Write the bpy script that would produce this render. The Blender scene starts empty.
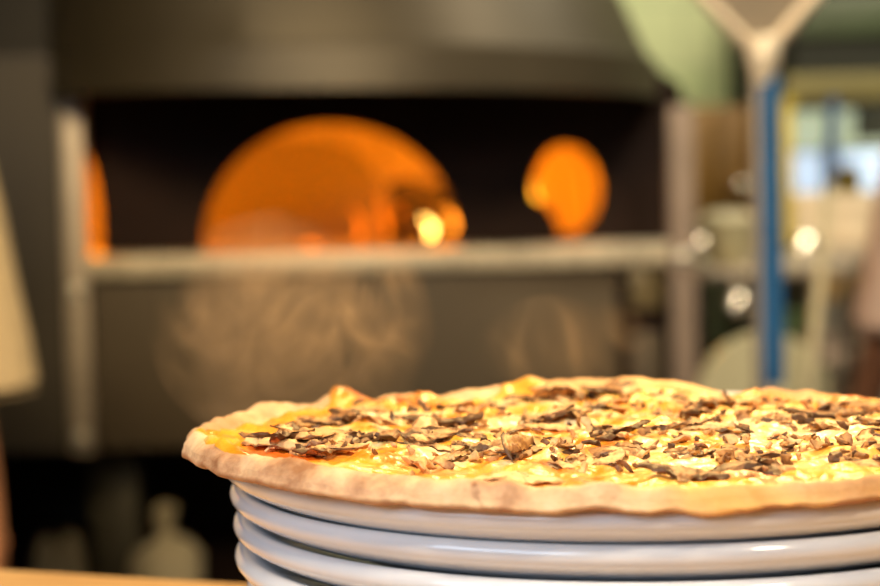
import bpy, bmesh, math, random
import numpy as np
from mathutils import Vector, Matrix, noise

S = bpy.context.scene
C = S.collection
PI = math.pi
RNG = random.Random(11)

# ------------------------------------------------------------------ camera figures
FPX, PITCH, ROLL, CZ = 1955.6, 0.0658, 0.0245, 1.253

def at(px, py, D):
    """point on the plane y = D seen at a place of the photograph"""
    du, dv = px - 440, py - 293
    c, s = math.cos(ROLL), math.sin(ROLL)
    u = du * c - dv * s; v = du * s + dv * c
    x, y, z = u / FPX, 1.0, -v / FPX
    c, s = math.cos(PITCH), math.sin(PITCH)
    Y = y * c + z * s; Z = -y * s + z * c
    k = D / Y
    return Vector((x * k, D, CZ + Z * k))

# ------------------------------------------------------------------ helpers
def tag(o, label=None, cat=None, group=None, kind=None):
    if label: o['label'] = label
    if cat: o['category'] = cat
    if group: o['group'] = group
    if kind: o['kind'] = kind
    return o

def empty(name, loc, label, cat, group=None, rz=0.0):
    o = bpy.data.objects.new(name, None); C.objects.link(o)
    o.location = loc; o.rotation_euler = (0, 0, rz); o.empty_display_size = .02
    return tag(o, label, cat, group)

def obj(name, bm, m, parent=None, smooth=True, loc=None, angle=40):
    me = bpy.data.meshes.new(name)
    bmesh.ops.recalc_face_normals(bm, faces=bm.faces)
    bm.to_mesh(me); bm.free()
    if m: me.materials.append(m)
    if smooth:
        me.polygons.foreach_set('use_smooth', [True] * len(me.polygons))
        try: me.set_sharp_from_angle(angle=math.radians(angle))
        except Exception: pass
    o = bpy.data.objects.new(name, me); C.objects.link(o)
    if loc: o.location = loc
    if parent: o.parent = parent
    return o

def place(parent, M):
    """bake world positions into a parent's frame"""
    return M

def bx(bm, x0, x1, y0, y1, z0, z1, bev=0.0, mat=None):
    r = bmesh.ops.create_cube(bm, size=1.0)
    vs = r['verts']
    for v in vs:
        v.co = Vector((x0 + (v.co.x + .5) * (x1 - x0), y0 + (v.co.y + .5) * (y1 - y0), z0 + (v.co.z + .5) * (z1 - z0)))
        if mat: v.co = mat @ v.co
    if bev > 0:
        es = list({e for v in vs for e in v.link_edges})
        bmesh.ops.bevel(bm, geom=es, offset=bev, segments=2, affect='EDGES', profile=.5)
    return bm

def box(*a, **k):
    return bx(bmesh.new(), *a, **k)

def tube(bm, p0, p1, r0, r1=None, n=20, caps=True):
    p0, p1 = Vector(p0), Vector(p1)
    r1 = r0 if r1 is None else r1
    d = (p1 - p0); q = d.to_track_quat('Z', 'Y')
    a = []; b = []
    for i in range(n):
        t = 2 * PI * i / n
        e = Vector((math.cos(t), math.sin(t), 0))
        a.append(bm.verts.new(p0 + q @ (e * r0))); b.append(bm.verts.new(p1 + q @ (e * r1)))
    for i in range(n):
        j = (i + 1) % n
        bm.faces.new((a[i], a[j], b[j], b[i]))
    if caps:
        bm.faces.new(a[::-1]); bm.faces.new(b)
    return bm

def polytube(bm, pts, rads, n=16):
    rings = []
    for k, p in enumerate(pts):
        p = Vector(p)
        d = Vector(pts[min(k + 1, len(pts) - 1)]) - Vector(pts[max(k - 1, 0)])
        q = d.to_track_quat('Z', 'Y')
        r = rads[k] if isinstance(rads, (list, tuple)) else rads
        rings.append([bm.verts.new(p + q @ Vector((math.cos(2*PI*i/n)*r, math.sin(2*PI*i/n)*r, 0))) for i in range(n)])
    for a, b in zip(rings, rings[1:]):
        for i in range(n):
            j = (i + 1) % n
            bm.faces.new((a[i], a[j], b[j], b[i]))
    bm.faces.new(rings[0][::-1]); bm.faces.new(rings[-1])
    return bm

def lathe(prof, n=64, bm=None, M=None, closed=False):
    """prof: list of (r, z)"""
    bm = bm or bmesh.new()
    rings = []
    for r, z in prof:
        if r < 1e-6:
            rings.append([bm.verts.new((0, 0, z))])
        else:
            rings.append([bm.verts.new((r * math.cos(2*PI*i/n), r * math.sin(2*PI*i/n), z)) for i in range(n)])
    pairs = list(zip(rings, rings[1:]))
    if closed: pairs.append((rings[-1], rings[0]))
    for a, b in pairs:
        if len(a) == 1 and len(b) == 1: continue
        for i in range(n):
            j = (i + 1) % n
            if len(a) == 1: bm.faces.new((a[0], b[j], b[i]))
            elif len(b) == 1: bm.faces.new((a[i], a[j], b[0]))
            else: bm.faces.new((a[i], a[j], b[j], b[i]))
    if M is not None:
        for rr in rings:
            for v in rr: v.co = M @ v.co
    return bm

def plate_holes(outline, holes, y0, y1):
    """a sheet in the x-z plane between y0 and y1 with holes cut through it"""
    bm = bmesh.new()
    edges = []
    for loop in [outline] + holes:
        vs = [bm.verts.new((x, y0, z)) for x, z in loop]
        for i in range(len(vs)): edges.append(bm.edges.new((vs[i], vs[(i + 1) % len(vs)])))
    r = bmesh.ops.triangle_fill(bm, use_beauty=True, use_dissolve=False, edges=edges)
    fs = [g for g in r['geom'] if isinstance(g, bmesh.types.BMFace)]
    ex = bmesh.ops.extrude_face_region(bm, geom=fs)
    for g in ex['geom']:
        if isinstance(g, bmesh.types.BMVert): g.co.y = y1
    return bm

def fbm(p, sc=1.0, o=3):
    return noise.fractal(Vector(p) * sc, 0.9, 2.1, o)

# ------------------------------------------------------------------ materials
def mat(name):
    m = bpy.data.materials.new(name); m.use_nodes = True
    nt = m.node_tree
    b = nt.nodes['Principled BSDF']
    return m, nt, b

def N(nt, t, **k):
    n = nt.nodes.new(t)
    for a, v in k.items():
        if a in n.inputs: n.inputs[a].default_value = v
        else: setattr(n, a, v)
    return n

def ramp(nt, fac, stops, interp='LINEAR'):
    r = nt.nodes.new('ShaderNodeValToRGB')
    r.color_ramp.interpolation = interp
    els = r.color_ramp.elements
    while len(els) < len(stops): els.new(0.5)
    for e, (p, c) in zip(els, stops):
        e.position = p; e.color = (*c, 1) if len(c) == 3 else c
    nt.links.new(fac, r.inputs[0])
    return r

def plain(name, col, rough=.5, metal=0.0, vary=.12, scale=12.0, bump=0.0, bscale=80.0, spec=.5, stretch=None):
    """base colour broken up by noise; optional fine bump"""
    m, nt, b = mat(name)
    tc = N(nt, 'ShaderNodeTexCoord')
    mp = N(nt, 'ShaderNodeMapping')
    if stretch: mp.inputs['Scale'].default_value = stretch
    nt.links.new(tc.outputs['Object'], mp.inputs[0])
    nz = N(nt, 'ShaderNodeTexNoise'); nz.inputs['Scale'].default_value = scale; nz.inputs['Detail'].default_value = 4
    nt.links.new(mp.outputs[0], nz.inputs['Vector'])
    lo = tuple(c * (1 - vary) for c in col); hi = tuple(min(1, c * (1 + vary)) for c in col)
    r = ramp(nt, nz.outputs['Fac'], [(.3, lo), (.7, hi)])
    nt.links.new(r.outputs[0], b.inputs['Base Color'])
    b.inputs['Roughness'].default_value = rough; b.inputs['Metallic'].default_value = metal
    b.inputs['Specular IOR Level'].default_value = spec
    if bump > 0:
        n2 = N(nt, 'ShaderNodeTexNoise'); n2.inputs['Scale'].default_value = bscale; n2.inputs['Detail'].default_value = 5
        nt.links.new(mp.outputs[0], n2.inputs['Vector'])
        bp = N(nt, 'ShaderNodeBump'); bp.inputs['Strength'].default_value = bump; bp.inputs['Distance'].default_value = .002
        nt.links.new(n2.outputs['Fac'], bp.inputs['Height']); nt.links.new(bp.outputs[0], b.inputs['Normal'])
    return m

def emit(name, col, strength, col2=None, scale=30):
    m, nt, b = mat(name)
    b.inputs['Base Color'].default_value = (*col, 1)
    b.inputs['Emission Strength'].default_value = strength
    if col2:
        tc = N(nt, 'ShaderNodeTexCoord')
        nz = N(nt, 'ShaderNodeTexNoise'); nz.inputs['Scale'].default_value = scale
        nt.links.new(tc.outputs['Object'], nz.inputs['Vector'])
        r = ramp(nt, nz.outputs['Fac'], [(.35, col), (.65, col2)])
        nt.links.new(r.outputs[0], b.inputs['Emission Color'])
    else:
        b.inputs['Emission Color'].default_value = (*col, 1)
    return m

M_steel = plain('brushed steel', (.40, .34, .27), .5, .4, .15, 6, .1, 60, stretch=(1, 1, 12))
M_steel_rough = plain('dull steel', (.33, .28, .22), .5, .4, .2, 9)
M_ledge = plain('worn steel ledge', (.50, .44, .33), .5, .4, .28, 60, .3, 150)
M_darkmetal = plain('dark painted metal', (.045, .038, .028), .42, .5, .25, 4, .1, 40)
M_hood = plain('dark hood metal', (.044, .035, .020), .50, .4, .25, 3)
M_black = plain('blackened steel', (.016, .008, .006), .8, 0, .3, 6, spec=.15)
M_panel = plain('brown grey metal panel', (.068, .050, .029), .62, .2, .2, 2.5, .08, 30)
M_bolt = plain('steel bolt head', (.75, .72, .62), .3, .7)
M_glaze_chrome = plain('polished steel', (.95, .90, .80), .27, .95, .05)
M_blue = plain('blue plastic sleeve', (.018, .12, .31), .4, 0, .25, 8)
M_blade = plain('dull aluminium blade', (.28, .23, .165), .45, .5, .15, 7)
M_wood_brown = plain('brown wood', (.16, .078, .003), .5, 0, .25, 6, stretch=(6, 6, 1))
M_olive = plain('olive yellow plastic', (.42, .32, .02), .5)
M_beige = plain('beige carton', (.60, .50, .37), .7, 0, .1, 8)
M_paleblue = plain('pale blue plastic', (.35, .52, .72), .4)
M_darkblue = plain('dark blue glass', (.02, .06, .16), .2)
M_greenpale = plain('pale green plastic', (.28, .42, .17), .5)
M_darkgreen = plain('dark green paint', (.007, .009, .005), .8)
M_midgreen = plain('green paint', (.030, .046, .020), .5)
M_gold = plain('dull brass trim', (.12, .105, .035), .6, .2)
M_tan = plain('tan wood', (.42, .28, .12), .55, 0, .2, 10, stretch=(1, 8, 8))
M_pinkbrown = plain('pinkish brown crate', (.30, .22, .16), .6)
M_enamel = plain('grey green enamel', (.40, .375, .24), .5, .1, .1, 6)
M_sack = plain('off white flour sack', (.45, .38, .24), .9, 0, .15, 20, .5, 40)
M_cloth_beige = plain('beige cotton', (.50, .37, .20), .9, 0, .1, 30, .4, 300)
M_cloth_pink = plain('pale pink cotton', (.62, .45, .37), .9, 0, .08, 30, .3, 300)
M_trouser = plain('dark brown cloth', (.10, .038, .018), .9, 0, .2, 30, .3, 300)
M_skin = plain('skin', (.60, .26, .12), .5, 0, .08, 20)
M_hair = plain('dark brown hair', (.03, .018, .01), .6, 0, .3, 60)
M_rubber = plain('black rubber', (.015, .014, .013), .6)
M_bark = plain('charred wood', (.05, .025, .012), .8, 0, .4, 30, .6, 60)
M_flame = emit('flame', (1.0, .42, .03), 2.6, (1.0, .30, .015), 18)
M_flame_hot = emit('bright flame', (1.0, .60, .12), 14.0)
M_ember = emit('ember', (1.0, .34, .012), .8, (.6, .14, .0), 60)
M_flame_round = emit('yellow flame', (1.0, .50, .03), 3.0, (1.0, .44, .015), 18)
M_ceiling = plain('ceiling paint', (.10, .085, .06), .9)
M_wall_dark = plain('dark wall paint', (.05, .040, .028), .8, 0, .2, 3)
M_frame = plain('dark window frame', (.03, .035, .025), .5)

def mat_floor():
    m, nt, b = mat('dark floor tile')
    tc = N(nt, 'ShaderNodeTexCoord')
    br = N(nt, 'ShaderNodeTexBrick'); br.offset = 0
    br.inputs['Scale'].default_value = 3.3; br.inputs['Brick Width'].default_value = 1; br.inputs['Row Height'].default_value = 1
    br.inputs['Mortar Size'].default_value = .02
    br.inputs['Color1'].default_value = (.03, .022, .018, 1); br.inputs['Color2'].default_value = (.045, .032, .024, 1)
    br.inputs['Mortar'].default_value = (.012, .01, .008, 1)
    nt.links.new(tc.outputs['Object'], br.inputs['Vector'])
    nt.links.new(br.outputs['Color'], b.inputs['Base Color'])
    b.inputs['Roughness'].default_value = .45
    return m

def mat_tile(name, c1, c2, mortar, scale, w, h, rough=.35, axis='XZ'):
    m, nt, b = mat(name)
    tc = N(nt, 'ShaderNodeTexCoord')
    sp = N(nt, 'ShaderNodeSeparateXYZ'); cb = N(nt, 'ShaderNodeCombineXYZ')
    nt.links.new(tc.outputs['Object'], sp.inputs[0])
    nt.links.new(sp.outputs[axis[0]], cb.inputs[0]); nt.links.new(sp.outputs[axis[1]], cb.inputs[1])
    br = N(nt, 'ShaderNodeTexBrick')
    br.inputs['Scale'].default_value = scale; br.inputs['Brick Width'].default_value = w; br.inputs['Row Height'].default_value = h
    br.inputs['Mortar Size'].default_value = .03
    br.inputs['Color1'].default_value = (*c1, 1); br.inputs['Color2'].default_value = (*c2, 1); br.inputs['Mortar'].default_value = (*mortar, 1)
    nt.links.new(cb.outputs[0], br.inputs['Vector'])
    nt.links.new(br.outputs['Color'], b.inputs['Base Color'])
    bp = N(nt, 'ShaderNodeBump'); bp.inputs['Strength'].default_value = .4; bp.inputs['Distance'].default_value = .004; bp.invert = True
    nt.links.new(br.outputs['Fac'], bp.inputs['Height']); nt.links.new(bp.outputs[0], b.inputs['Normal'])
    b.inputs['Roughness'].default_value = rough
    return m

M_tiles = mat_tile('pale green wall tiles', (.50, .58, .30), (.57, .62, .35), (.43, .48, .27), 6.0, 1, 1)
M_brick = mat_tile('refractory brick', (.50, .33, .20), (.58, .40, .24), (.30, .2, .12), 9.0, 1, .45, .85, 'XY')

def mat_counter():
    m, nt, b = mat('pale wooden counter')
    tc = N(nt, 'ShaderNodeTexCoord'); mp = N(nt, 'ShaderNodeMapping'); mp.inputs['Scale'].default_value = (1.5, 14, 14)
    nt.links.new(tc.outputs['Object'], mp.inputs[0])
    nz = N(nt, 'ShaderNodeTexNoise'); nz.inputs['Scale'].default_value = 6; nz.inputs['Detail'].default_value = 6; nz.inputs['Distortion'].default_value = 1.2
    nt.links.new(mp.outputs[0], nz.inputs['Vector'])
    r = ramp(nt, nz.outputs['Fac'], [(.3, (.42, .24, .10)), (.55, (.58, .37, .17)), (.8, (.66, .45, .23))])
    nt.links.new(r.outputs[0], b.inputs['Base Color'])
    b.inputs['Roughness'].default_value = .35
    return m
M_counter = mat_counter()

def mat_china():
    m, nt, b = mat('white glazed china')
    tc = N(nt, 'ShaderNodeTexCoord')
    nz = N(nt, 'ShaderNodeTexNoise'); nz.inputs['Scale'].default_value = 30
    nt.links.new(tc.outputs['Object'], nz.inputs['Vector'])
    r = ramp(nt, nz.outputs['Fac'], [(.3, (.70, .70, .71)), (.7, (.74, .74, .745))])
    nt.links.new(r.outputs[0], b.inputs['Base Color'])
    b.inputs['Roughness'].default_value = .12
    b.inputs['Coat Weight'].default_value = .4; b.inputs['Coat Roughness'].default_value = .05
    return m
M_china = mat_china()

def mat_crust():
    m, nt, b = mat('baked dough crust')
    tc = N(nt, 'ShaderNodeTexCoord')
    nz = N(nt, 'ShaderNodeTexNoise'); nz.inputs['Scale'].default_value = 34; nz.inputs['Detail'].default_value = 7; nz.inputs['Roughness'].default_value = .62
    nt.links.new(tc.outputs['Object'], nz.inputs['Vector'])
    r = ramp(nt, nz.outputs['Fac'], [(.32, (.30, .13, .05)), (.43, (.55, .31, .155)), (.53, (.71, .47, .245)), (.68, (.82, .61, .38))])
    # leopard scorch spots
    n2 = N(nt, 'ShaderNodeTexNoise'); n2.inputs['Scale'].default_value = 62; n2.inputs['Detail'].default_value = 4; n2.inputs['Distortion'].default_value = .6
    nt.links.new(tc.outputs['Object'], n2.inputs['Vector'])
    r2 = ramp(nt, n2.outputs['Fac'], [(.60, (0, 0, 0)), (.74, (1, 1, 1))])
    n3 = N(nt, 'ShaderNodeTexNoise'); n3.inputs['Scale'].default_value = 17; n3.inputs['Detail'].default_value = 3
    nt.links.new(tc.outputs['Object'], n3.inputs['Vector'])
    r3 = ramp(nt, n3.outputs['Fac'], [(.50, (0, 0, 0)), (.66, (1, 1, 1))])
    mul = N(nt, 'ShaderNodeMath', operation='MULTIPLY')
    mx = N(nt, 'ShaderNodeMath', operation='MAXIMUM')
    nt.links.new(r2.outputs[0], mx.inputs[0]); 
    nt.links.new(r3.outputs[0], mul.inputs[0]); mul.inputs[1].default_value = .55
    nt.links.new(mul.outputs[0], mx.inputs[1])
    m2 = N(nt, 'ShaderNodeMath', operation='MULTIPLY'); m2.inputs[1].default_value = .95
    nt.links.new(mx.outputs[0], m2.inputs[0])
    mix = N(nt, 'ShaderNodeMix', data_type='RGBA')
    nt.links.new(m2.outputs[0], mix.inputs['Factor']); nt.links.new(r.outputs[0], mix.inputs['A'])
    mix.inputs['B'].default_value = (.22, .08, .03, 1)
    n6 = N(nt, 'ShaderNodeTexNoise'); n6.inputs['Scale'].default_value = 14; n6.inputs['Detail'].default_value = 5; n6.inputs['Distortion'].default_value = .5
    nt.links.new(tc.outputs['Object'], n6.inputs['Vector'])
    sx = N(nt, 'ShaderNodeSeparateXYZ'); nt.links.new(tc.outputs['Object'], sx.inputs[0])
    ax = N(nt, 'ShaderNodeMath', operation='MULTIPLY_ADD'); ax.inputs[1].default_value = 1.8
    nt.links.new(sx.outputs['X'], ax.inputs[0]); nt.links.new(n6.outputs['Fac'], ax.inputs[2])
    nb = N(nt, 'ShaderNodeAttribute', attribute_name='bake')
    mb = N(nt, 'ShaderNodeMath', operation='MULTIPLY_ADD'); nt.links.new(n2.outputs['Fac'], mb.inputs[0]); mb.inputs[1].default_value = 1.1
    nt.links.new(nb.outputs['Fac'], mb.inputs[2])
    rb = ramp(nt, mb.outputs[0], [(.75, (0, 0, 0)), (1.15, (.8, .8, .8))])
    mixb = N(nt, 'ShaderNodeMix', data_type='RGBA'); mixb.inputs['B'].default_value = (.36, .15, .055, 1)
    nt.links.new(rb.outputs[0], mixb.inputs['Factor'])
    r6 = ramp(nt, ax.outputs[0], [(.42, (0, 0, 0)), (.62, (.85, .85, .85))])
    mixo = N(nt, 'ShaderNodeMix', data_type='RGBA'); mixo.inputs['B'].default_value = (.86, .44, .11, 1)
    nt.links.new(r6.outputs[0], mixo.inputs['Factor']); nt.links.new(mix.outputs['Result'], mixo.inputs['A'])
    nt.links.new(mixo.outputs['Result'], mixb.inputs['A']); nt.links.new(mixb.outputs['Result'], b.inputs['Base Color'])
    n4 = N(nt, 'ShaderNodeTexNoise'); n4.inputs['Scale'].default_value = 260; n4.inputs['Detail'].default_value = 5
    nt.links.new(tc.outputs['Object'], n4.inputs['Vector'])
    bp = N(nt, 'ShaderNodeBump'); bp.inputs['Strength'].default_value = .35; bp.inputs['Distance'].default_value = .0012
    nt.links.new(n4.outputs['Fac'], bp.inputs['Height']); nt.links.new(bp.outputs[0], b.inputs['Normal'])
    b.inputs['Roughness'].default_value = .7
    b.inputs['Subsurface Weight'].default_value = .12; b.inputs['Subsurface Radius'].default_value = (.004, .002, .001)
    b.inputs['Subsurface Scale'].default_value = 1.0
    return m
M_crust = mat_crust()

def mat_cheese():
    m, nt, b = mat('melted cheese and oil')
    tc = N(nt, 'ShaderNodeTexCoord')
    nz = N(nt, 'ShaderNodeTexNoise'); nz.inputs['Scale'].default_value = 42; nz.inputs['Detail'].default_value = 6; nz.inputs['Distortion'].default_value = .8
    nt.links.new(tc.outputs['Object'], nz.inputs['Vector'])
    r = ramp(nt, nz.outputs['Fac'], [(.32, (.62, .13, .010)), (.42, (.78, .30, .02)), (.50, (.84, .48, .09)), (.58, (.84, .60, .28)), (.72, (.84, .68, .42))])
    # the rim-ward cheese is golden (attribute 'rim'), the middle creamy
    at_ = N(nt, 'ShaderNodeAttribute', attribute_name='rim')
    n5 = N(nt, 'ShaderNodeTexNoise'); n5.inputs['Scale'].default_value = 26; n5.inputs['Detail'].default_value = 4
    nt.links.new(tc.outputs['Object'], n5.inputs['Vector'])
    r5 = ramp(nt, n5.outputs['Fac'], [(.40, (.62, .10, .006)), (.48, (.80, .26, .012)), (.56, (.86, .40, .03)), (.68, (.84, .55, .16))])
    mix0 = N(nt, 'ShaderNodeMix', data_type='RGBA')
    nt.links.new(at_.outputs['Fac'], mix0.inputs['Factor']); nt.links.new(r.outputs[0], mix0.inputs['A']); nt.links.new(r5.outputs[0], mix0.inputs['B'])
    # toasted spots
    n2 = N(nt, 'ShaderNodeTexNoise'); n2.inputs['Scale'].default_value = 95; n2.inputs['Detail'].default_value = 5
    nt.links.new(tc.outputs['Object'], n2.inputs['Vector'])
    r2 = ramp(nt, n2.outputs['Fac'], [(.56, (0, 0, 0)), (.68, (.8, .8, .8))])
    mix = N(nt, 'ShaderNodeMix', data_type='RGBA')
    nt.links.new(r2.outputs[0], mix.inputs['Factor']); nt.links.new(mix0.outputs['Result'], mix.inputs['A'])
    mix.inputs['B'].default_value = (.42, .16, .035, 1)
    nt.links.new(mix.outputs['Result'], b.inputs['Base Color'])
    n4 = N(nt, 'ShaderNodeTexNoise'); n4.inputs['Scale'].default_value = 220; n4.inputs['Detail'].default_value = 5
    nt.links.new(tc.outputs['Object'], n4.inputs['Vector'])
    bp = N(nt, 'ShaderNodeBump'); bp.inputs['Strength'].default_value = .5; bp.inputs['Distance'].default_value = .0015
    nt.links.new(n4.outputs['Fac'], bp.inputs['Height']); nt.links.new(bp.outputs[0], b.inputs['Normal'])
    b.inputs['Roughness'].default_value = .32
    b.inputs['Subsurface Weight'].default_value = .15; b.inputs['Subsurface Radius'].default_value = (.005, .0025, .001)
    b.inputs['Subsurface Scale'].default_value = 1.0
    return m
M_cheese = mat_cheese()

def mat_mushroom():
    m, nt, b = mat('roasted mushroom')
    tc = N(nt, 'ShaderNodeTexCoord')
    oi = N(nt, 'ShaderNodeObjectInfo')
    ad = N(nt, 'ShaderNodeVectorMath', operation='ADD')
    nt.links.new(tc.outputs['Object'], ad.inputs[0])
    sc = N(nt, 'ShaderNodeVectorMath', operation='SCALE'); sc.inputs['Scale'].default_value = 3.0
    cb = N(nt, 'ShaderNodeCombineXYZ')
    nt.links.new(oi.outputs['Random'], cb.inputs[0]); nt.links.new(cb.outputs[0], sc.inputs[0]); nt.links.new(sc.outputs[0], ad.inputs[1])
    nz = N(nt, 'ShaderNodeTexNoise'); nz.inputs['Scale'].default_value = 230; nz.inputs['Detail'].default_value = 6; nz.inputs['Roughness'].default_value = .65
    nt.links.new(ad.outputs[0], nz.inputs['Vector'])
    at_ = N(nt, 'ShaderNodeAttribute', attribute_name='dark')
    a1 = N(nt, 'ShaderNodeMath', operation='MULTIPLY_ADD'); a1.inputs[1].default_value = .9; 
    nt.links.new(nz.outputs['Fac'], a1.inputs[0]); nt.links.new(at_.outputs['Fac'], a1.inputs[2])
    a2 = N(nt, 'ShaderNodeMath', operation='MULTIPLY_ADD'); a2.inputs[1].default_value = .5
    nt.links.new(oi.outputs['Random'], a2.inputs[0]); nt.links.new(a1.outputs[0], a2.inputs[2])
    r = ramp(nt, a2.outputs[0], [(.40, (.78, .52, .24)), (.66, (.62, .34, .12)), (.86, (.30, .13, .045)), (1.0, (.10, .045, .018))])
    nt.links.new(r.outputs[0], b.inputs['Base Color'])
    bp = N(nt, 'ShaderNodeBump'); bp.inputs['Strength'].default_value = .6; bp.inputs['Distance'].default_value = .001
    nt.links.new(nz.outputs['Fac'], bp.inputs['Height']); nt.links.new(bp.outputs[0], b.inputs['Normal'])
    b.inputs['Roughness'].default_value = .5; b.inputs['Specular IOR Level'].default_value = .35
    return m
M_mush = mat_mushroom()

# ================================================================== ROOM
def struct(name, bm, m):
    o = obj(name, bm, m, smooth=False); o['kind'] = 'structure'; return o

struct('floor', box(-3.2, 3.0, -1.6, 5.4, -.1, 0), mat_floor())
struct('ceiling', box(-3.2, 3.0, -1.6, 5.4, 2.9, 3.0), M_ceiling)
struct('wall_left', box(-3.3, -3.2, -1.6, 5.4, 0, 2.9), M_wall_dark)
struct('wall_right', box(3.0, 3.1, -1.6, 5.4, 0, 2.9), M_wall_dark)
struct('wall_front', box(-3.2, 3.0, -1.7, -1.6, 0, 2.9), M_wall_dark)
# back wall with the window opening on the right
YB = 5.3
w0 = at(786, 200, YB); w1 = at(905, 92, YB)
WX0, WX1, WZ0, WZ1 = w0.x, w1.x, w0.z, w1.z
struct('wall_back_left', box(-3.2, .30, YB - .02, YB + .1, 0, 2.9), M_wall_dark)
struct('wall_back', plate_holes([(.30, 0), (3.0, 0), (3.0, 2.9), (.30, 2.9)],
       [[(WX0, WZ0), (WX1, WZ0), (WX1, WZ1), (WX0, WZ1)]], YB, YB + .1), M_tiles)
wf = bmesh.new()
bx(wf, WX0, WX1, YB + .01, YB + .06, WZ0, WZ0 + .02); bx(wf, WX0, WX1, YB + .01, YB + .06, WZ1 - .02, WZ1)
bx(wf, WX0, WX0 + .02, YB + .01, YB + .06, WZ0 + .02, WZ1 - .02); bx(wf, WX1 - .02, WX1, YB + .01, YB + .06, WZ0 + .02, WZ1 - .02)
xm = at(857, 150, YB).x; zm = at(830, 150, YB).z; zd = at(868, 140, YB).z
bx(wf, xm, WX1, YB + .005, YB + .06, zd, WZ1)
win = struct('window_1', wf, M_frame)
obj('upper_pane', box(WX0 + .02, WX1 - .02, YB + .03, YB + .035, zm + .004, WZ1 - .02), emit('daylit frosted pane', (.55, .62, .38), .85, (.62, .70, .50), 6), win, smooth=False)
obj('lower_pane', box(WX0 + .02, WX1 - .02, YB + .03, YB + .035, WZ0 + .02, zm - .004), emit('daylit clear pane', (.55, .72, .95), 1.05, (.62, .74, .86), 6), win, smooth=False)

# ================================================================== COUNTER + PLATES + PIZZA
CT = 1.0552
PX, PY, PZ = .0715, .718, 1.151          # centre and lip height of the top plate
cd = Vector((.934, -.356, 0)).normalized(); cn = Vector((-.356, -.934, 0)).normalized()
p0 = Vector((-.2254, .976, 0))
ang = math.atan2(cd.y, cd.x)
cnt = empty('serving_counter', (p0.x, p0.y, 0), 'pale wooden serving counter the stack of plates stands on', 'counter', rz=ang)
obj('countertop', box(-.9, 1.6, -.75, 0, CT - .04, CT, bev=.004), M_counter, cnt)
obj('cabinet_body', box(-.85, 1.55, -.70, -.05, .08, CT - .04), M_darkmetal, cnt)
obj('plinth', box(-.82, 1.52, -.66, -.08, 0, .08), M_black, cnt)

PROF = [(0, -.0160), (.050, -.0160), (.092, -.0158), (.102, -.0148), (.111, -.0125), (.122, -.0088), (.134, -.0044), (.142, -.0016),
        (.1458, -.0004), (.1479, -.0003), (.1493, -.0012), (.1501, -.0026), (.1503, -.0040), (.1498, -.0056), (.1486, -.0071), (.1466, -.0085), (.1436, -.0102), (.1390, -.0124), (.1320, -.0150),
        (.122, -.0173), (.111, -.0192), (.100, -.0208), (.0915, -.0216), (.0905, -.0225), (.090, -.0266), (.0885, -.0272), (.083, -.0272),
        (.0815, -.0266), (.0805, -.0218), (.050, -.0216), (0, -.0216)]
def plate_mesh():
    return lathe(PROF, 160)
PLATE_LABELS = ['white china plate directly under the pizza, topmost of the stack',
                'white china plate second from the top of the stack',
                'white china plate third from the top of the stack',
                'white china plate fourth from the top, cut by the bottom of the photo',
                'white china plate fifth from the top of the stack, only its left rim showing',
                'white china plate near the foot of the stack, second from the counter',
                'white china plate at the bottom of the stack on the counter']
pl0 = obj('dinner_plate', plate_mesh(), M_china, angle=60)
offs = [(-.002, -.004), (0, 0), (.0008, .001), (.0012, -.0005), (.005, .002), (.001, .001), (.002, 0)]
for k, lab in enumerate(PLATE_LABELS):
    o = pl0 if k == 0 else pl0.copy()
    if k: C.objects.link(o)
    o.location = (PX + offs[k][0], PY + offs[k][1], PZ - .0114 * k)
    o.rotation_euler = (0, 0, k * 1.3)
    tag(o, lab, 'plate', 'white plates in the stack')

# ---- pizza: outline radius and crust height by angle
PCX, PCY = PX - .004, PY - .008
def interp(th, tab):
    th = math.degrees(th) % 360
    tab = tab + [(tab[0][0] + 360, tab[0][1])]
    if th < tab[0][0]: th += 360
    for (a, va), (b, vb) in zip(tab, tab[1:]):
        if a <= th <= b:
            t = (th - a) / (b - a); t = t * t * (3 - 2 * t)
            return va + (vb - va) * t
    return tab[0][1]
RT = [(0, .155), (25, .153), (45, .147), (65, .140), (90, .138), (120, .146), (140, .150), (160, .155), (180, .160), (195, .161), (205, .162), (218, .159), (240, .1525), (270, .1505), (300, .1525), (330, .155)]
ZT = [(0, .005), (20, .0020), (40, .0010), (52, .0028), (58, .0035), (64, .0005), (70, .0035), (77, .0078), (84, .0085), (93, .0078), (99, .0080), (103, .0098), (107, .006), (120, .0035), (128, .005), (134, .0035), (141, .0095), (147, .006), (155, .0095), (166, .0085), (180, .0095),
      (200, .0110), (215, .0098), (235, .0080), (255, .0072), (263, .0080), (272, .0066), (285, .0074), (300, .0070), (315, .0078), (330, .0075), (345, .007)]
WT = [(0, .018), (50, .018), (75, .024), (95, .026), (110, .020), (130, .014), (150, .018), (175, .013), (195, .012), (210, .015), (235, .018), (255, .013), (262, .008), (270, .012), (285, .009), (300, .010), (330, .014)]
def Rout(th): return interp(th, RT) + .0022 * fbm((math.cos(th)*3, math.sin(th)*3, 1.3), 1.8) 
def Zcr(th): return interp(th, ZT) + .0009 * fbm((math.cos(th)*3, math.sin(th)*3, 7.1), 3.2)
def Wcr(th): return interp(th, WT) + .003 * fbm((math.cos(th)*3, math.sin(th)*3, 4.7), 2.0)

def zin(th, q):
    """middle of the dough, q = r / rout"""
    e = Zcr(th) - .0045
    return .0035 * (1 - q ** 2) + e * q ** 2

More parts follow.
